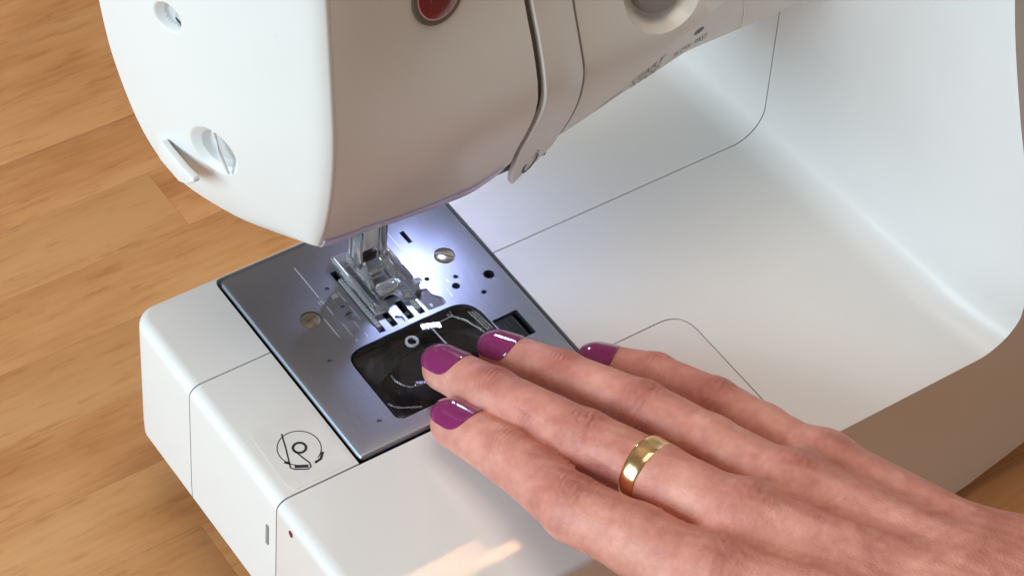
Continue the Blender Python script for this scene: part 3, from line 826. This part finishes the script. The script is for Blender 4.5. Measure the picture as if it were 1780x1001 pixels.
def frame(a, b, roll=0):
    """axis from b to a (towards tip), dorsal n, lateral l"""
    ax = np.array(a, float) - np.array(b, float); ax /= np.linalg.norm(ax)
    n = np.array([0, 0, 1.]) - ax * ax[2]; n /= np.linalg.norm(n); l = np.cross(n, ax)
    c, s = math.cos(roll), math.sin(roll)
    return ax, n * c + l * s, l * c - n * s
ROLL = {'index': -.12, 'middle': -.02, 'ring': .05, 'pinky': .15, 'thumb': .6}
def finger_sdf(P, k):
    J_, r = J[k], RAD[k]
    d = rcone(P, J_[0], J_[1], r[0], r[1])
    ax, n, l = frame(J_[0], J_[1], ROLL[k])
    t2 = np.array(J_[0]) + ax * 2.2 - n * .2
    d = smin(d, np.sqrt(((P - t2) ** 2).sum(1)) - r[0] * .86, 3)
    d = smin(d, rcone(P, J_[1], J_[2], r[1] * .97, r[2] * .98), 2.5)
    mid = (np.array(J_[2]) * .55 + np.array(J_[3]) * .45)
    rm = r[2] * .5 + r[3] * .46 + (.7 if k in ('index', 'middle') else 0)
    d = smin(d, rcone(P, J_[2], mid, r[2], rm), 2.5)
    d = smin(d, rcone(P, mid, J_[3], rm, r[3]), 3.0)
    return d
def hand_sdf(P):
    palm = None
    for i, k in enumerate(('index', 'middle', 'ring', 'pinky')):
        m = np.array(J[k][3]); wv = np.array(WR[i])
        d = rcone(P, m, wv, RAD[k][3] + .5, 15.5)
        kn = m + np.array([0, 0, 3.4]); d = smin(d, np.sqrt(((P - kn) ** 2).sum(1)) - (10.4, 10.6, 9.8, 8.2)[i], 8)
        palm = d if palm is None else smin(palm, d, 7)
        f = rcone(P, wv, FORE[i], 15.5, 19)
        palm = smin(palm, f, 8)
        # extensor tendon
        tn_ = rcone(P, m + np.array([0, 0, 9.6]), wv + np.array([2, 3, 12.0]), 3.4, 3.4)
        palm = smin(palm, tn_, 4.0)
    palm = smin(palm, rcone(P, (72, -140, 28), (104, -196, 36), 15, 19), 12)
    palm = smin(palm, rcone(P, (120, -125, 24), (136, -182, 36), 12, 16), 12)
    th = finger_sdf(P, 'thumb')
    palm = smin(palm, th, 8)
    out = None
    for k in ('index', 'middle', 'ring', 'pinky'):
        g = smin(palm, finger_sdf(P, k), 7)
        out = g if out is None else smin(out, g, 1.8)
    return out
def crease(P):
    """fine skin relief: negative = groove"""
    D = np.zeros(len(P)); red = np.zeros(len(P))
    for k in ('index', 'middle', 'ring', 'pinky'):
        J_, r = J[k], RAD[k]
        for ji, amp, sp_, per, wig in ((2, .27, 6.8, 2.9, 1.0), (1, .22, 4.0, 2.0, .5)):
            j = np.array(J_[ji]); ax, n, l = frame(J_[ji - 1], J_[ji + 1], ROLL[k])
            q = P - j; a, b, c = q @ ax, q @ l, q @ n
            mask = np.clip((c / r[ji] - .25) / .5, 0, 1) * np.exp(-(a / sp_) ** 2) * np.exp(-(b / (r[ji] * .85)) ** 2)
            near = (np.abs(a) < 20) & (np.sqrt(b * b + c * c) < r[ji] * 1.6)
            mask = mask * near
            if ji == 2:
                rho = np.sqrt(a ** 2 + 1.2) + .035 * b * b + .55 * np.sin(b * .55 + a * .5 + j[0]) + .3 * np.sin(b * 1.3 - a * .8 + j[1])
                w_ = np.cos(2 * math.pi * rho / per)
                D += amp * mask * (w_ * .9 - .25) * (1 - .4 * np.exp(-(rho / 2) ** 2))
                D -= .36 * mask * (np.exp(-((a - 4.6 - .03 * b * b) / .9) ** 2) + np.exp(-((a + 4.8 + .035 * b * b) / .9) ** 2) * .8)
                D += .25 * np.exp(-(rho / 4.5) ** 2) * mask
            else:
                D += amp * mask * np.cos(2 * math.pi * (a + .03 * b * b + .3 * np.sin(b)) / per)
            red = np.maximum(red, near * np.clip((c / r[ji]) , 0, 1) * np.exp(-(a / 9) ** 2) * (.9 if ji == 2 else .5))
        # knuckle at the base
        j = np.array(J_[3]); ax, n, l = frame(J_[2], J_[3], 0)
        q = P - j; a, b, c = q @ ax, q @ l, q @ n
        mk_ = np.exp(-(a / 9) ** 2 - (b / 9) ** 2) * (c > 4)
        D += .09 * mk_ * (np.sin(a * 2.0 + 1.3 * np.sin(b * .5 + j[0])) + .6 * np.sin(b * 1.5 + .9 * a + 1.1 * np.sin(a * .6))) * .7
        red = np.maximum(red, mk_ * (.4 if k == 'pinky' else .8))
        # finger tips slightly pinker
        t = np.array(J_[0]); red = np.maximum(red, .35 * np.exp(-(((P - t) ** 2).sum(1)) / 150.))
    # veins on the back of the hand
    for poly in (((97, -128), (104, -150), (118, -170), (128, -190)), ((119, -118), (121, -140), (130, -158), (141, -182)), ((104, -150), (96, -168), (100, -186))):
        dm = np.full(len(P), 1e9)
        for p0, p1 in zip(poly[:-1], poly[1:]):
            p0 = np.array(p0, float); p1 = np.array(p1, float); e = p1 - p0
            t = np.clip(((P[:, :2] - p0) @ e) / (e @ e), 0, 1); dm = np.minimum(dm, np.linalg.norm(P[:, :2] - p0 - t[:, None] * e, axis=1))
        D += .30 * np.exp(-(dm / 2.6) ** 2) * np.clip((P[:, 2] - 38) / 8, 0, 1)
    # hand back: fine lines across
    D += .05 * np.sin(P[:, 0] * 1.1 + P[:, 1] * .55 + 1.2 * np.sin(P[:, 1] * .21)) * (P[:, 2] > 30)
    return D, red
def build_hand():
    h = 1.35
    lo = np.array([10., -268., -14.]); hi = np.array([226., 26., 84.])
    n = np.ceil((hi - lo) / h).astype(int)
    xs, ys, zs = [lo[i] + h * np.arange(n[i]) for i in range(3)]
    G = np.empty(n, dtype=np.float32)
    Y, Z = np.meshgrid(ys, zs, indexing='ij'); yz = np.stack([Y.ravel(), Z.ravel()], 1)
    for i in range(0, n[0], 8):
        xx = xs[i:i + 8]
        P = np.concatenate([np.concatenate([np.full((len(yz), 1), x), yz], 1) for x in xx])
        G[i:i + 8] = hand_sdf(P).reshape(len(xx), n[1], n[2])
    ins = G < 0
    # naive surface nets
    c = np.zeros((n[0] - 1, n[1] - 1, n[2] - 1), int)
    for dx in (0, 1):
        for dy in (0, 1):
            for dz in (0, 1): c += ins[dx:n[0] - 1 + dx, dy:n[1] - 1 + dy, dz:n[2] - 1 + dz]
    act = (c > 0) & (c < 8)
    idx = -np.ones(act.shape, int); ii = np.argwhere(act); idx[act] = np.arange(len(ii))
    V = lo + (ii + .5) * h
    F = []
    for ax in range(3):
        s0 = [slice(None)] * 3; s1 = [slice(None)] * 3; s0[ax] = slice(0, -1); s1[ax] = slice(1, None)
        e = ins[tuple(s0)] != ins[tuple(s1)]; ee = np.argwhere(e)
        u, v = (ax + 1) % 3, (ax + 2) % 3
        ok = (ee[:, u] > 0) & (ee[:, v] > 0) & (ee[:, u] < n[u] - 1) & (ee[:, v] < n[v] - 1); ee = ee[ok]
        flip = ins[tuple(s0)][tuple(ee.T)]
        def cell(du, dv):
            q = ee.copy(); q[:, u] -= du; q[:, v] -= dv; return idx[tuple(q.T)]
        a, b, c_, d = cell(1, 1), cell(0, 1), cell(0, 0), cell(1, 0)
        Q = np.stack([a, b, c_, d], 1); Q[~flip] = Q[~flip][:, ::-1]; F.append(Q)
    F = np.concatenate(F)
    def grad(P, f, e=.25):
        g = np.stack([f(P + np.eye(3)[i] * e) - f(P - np.eye(3)[i] * e) for i in range(3)], 1) / (2 * e)
        return g
    for _ in range(3):
        d = hand_sdf(V); g = grad(V, hand_sdf); V = V - g * (np.clip(d, -1, 1) / np.maximum((g * g).sum(1), .2))[:, None]
    for _ in range(2):   # two linear subdivisions, projected back on the surface
        E = np.concatenate([F[:, [0, 1]], F[:, [1, 2]], F[:, [2, 3]], F[:, [3, 0]]]); E.sort(1)
        key = E[:, 0].astype(np.int64) * (len(V) + 1) + E[:, 1]
        uq, inv = np.unique(key, return_inverse=True); e0 = uq // (len(V) + 1); e1 = uq % (len(V) + 1)
        nv = len(V); em = (V[e0] + V[e1]) / 2; fm = V[F].mean(1); nf = len(F)
        ei = inv.reshape(4, nf).T + nv; fi = np.arange(nf) + nv + len(em)
        V = np.concatenate([V, em, fm])
        F = np.concatenate([np.stack([F[:, k], ei[:, k], fi, ei[:, (k + 3) % 4]], 1) for k in range(4)])
        d = hand_sdf(V); g = grad(V, hand_sdf); V = V - g * (np.clip(d, -1, 1) / np.maximum((g * g).sum(1), .2))[:, None]
    g /= np.linalg.norm(g, axis=1)[:, None]
    D, red = crease(V)
    V = V + g * D[:, None]
    return V, F, red
HV, HF, HR = build_hand()
hand = mk('hand', HV, HF, SKIN, None, 180)
at_ = hand.data.attributes.new('redness', 'FLOAT', 'POINT'); at_.data.foreach_set('value', HR.astype(np.float32))
setp(hand, label='right hand with magenta nails pressing down on the clear bobbin cover', category='hand')

def nail(k, w=1.0, L0=-7.5, L1=8.6, zoff=0):
    J_, r = J[k], RAD[k][0]
    ax, n, l = frame(J_[0], J_[1], ROLL[k])
    T = np.array(J_[0]); nu, nv = 22, 26; V, F = [], []
    rr = RAD[k]
    def P(u, v, off):
        vv = v * 2 - 1                       # -1 root .. 1 tip
        a = L0 + (L1 - L0) * v
        wd = (1 - abs(vv) ** (3.2 if vv < 0 else 5.0)) ** (.45 if vv < 0 else .38) if abs(vv) < 1 else 0
        th = (u * 2 - 1) * 1.02 * w * wd
        seg = np.linalg.norm(np.array(J_[1]) - T); t = max(0, min(1, -a / seg))
        R0 = (r + (rr[1] - r) * t)
        # along the nail: flat, dipping towards the free edge
        h = R0 + .22 + off
        if a > 1: h -= .040 * (a - 1) ** 2
        if a < -3: h += .0
        edge = abs(u * 2 - 1) ** 4
        h -= .18 * edge
        return T + ax * a + (n * math.cos(th) + l * math.sin(th)) * h - n * .0
    for layer, off in ((0, 0.45), (1, -1.0)):
        for j in range(nv):
            for i in range(nu):
                v = .5 - .5 * math.cos(math.pi * j / (nv - 1))
                V.append(P(i / (nu - 1), v, off - (0 if layer else 0)))
    def I(i, j, s): return s * nu * nv + j * nu + i
    for j in range(nv - 1):
        for i in range(nu - 1):
            F.append((I(i, j, 0), I(i + 1, j, 0), I(i + 1, j + 1, 0), I(i, j + 1, 0))); F.append((I(i, j, 1), I(i, j + 1, 1), I(i + 1, j + 1, 1), I(i + 1, j, 1)))
    for j in range(nv - 1):
        for i in (0, nu - 1): F.append((I(i, j, 0), I(i, j + 1, 0), I(i, j + 1, 1), I(i, j, 1)))
    for i in range(nu - 1):
        for j in (0, nv - 1): F.append((I(i, j, 0), I(i, j, 1), I(i + 1, j, 1), I(i + 1, j, 0)))
    o = mk('fingernail', V, F, POLISH, hand, 180)
    bm = bmesh.new(); bm.from_mesh(o.data); bmesh.ops.remove_doubles(bm, verts=bm.verts, dist=1e-6)
    bmesh.ops.recalc_face_normals(bm, faces=bm.faces); bm.to_mesh(o.data); bm.free(); shade(o.data, 50)
    return o
nail('index', 1.08, -9.5, 9.6); nail('middle', 1.08, -9.5, 9.4); nail('ring', 1.08, -9, 9.0); nail('pinky', 1.08, -8, 8.0); nail('thumb')

# ring on the middle finger
def gold_ring():
    a, b = np.array(J['middle'][2]), np.array(J['middle'][3])
    ax, n, l = frame(a, b, 0); c = a + (b - a) * .40
    l2 = l * math.cos(.10) + ax * math.sin(.10); ax2 = np.cross(l2, n)
    V, F = [], []; NU, NVv = 72, 14
    for i in range(NU):
        th = 2 * math.pi * i / NU; rd = n * math.cos(th) + l2 * math.sin(th)
        R0 = 12.5 + .15 * math.cos(th)
        wd = 4.0 - .7 * math.cos(th - 2.2)
        for j in range(NVv):
            ph = 2 * math.pi * j / NVv
            V.append(c + ax2 * (wd * math.cos(ph)) + rd * (R0 + .95 * min(.8, max(-.35, math.sin(ph))) * (1 if math.sin(ph) > 0 else .6)))
    for i in range(NU):
        for j in range(NVv):
            F.append((i * NVv + j, ((i + 1) % NU) * NVv + j, ((i + 1) % NU) * NVv + (j + 1) % NVv, i * NVv + (j + 1) % NVv))
    o = fix(mk('ring', V, F, GOLD, None, 60), 60)
    setp(o, label='polished gold wedding band worn on the middle finger', category='ring')
    return o
gold_ring()
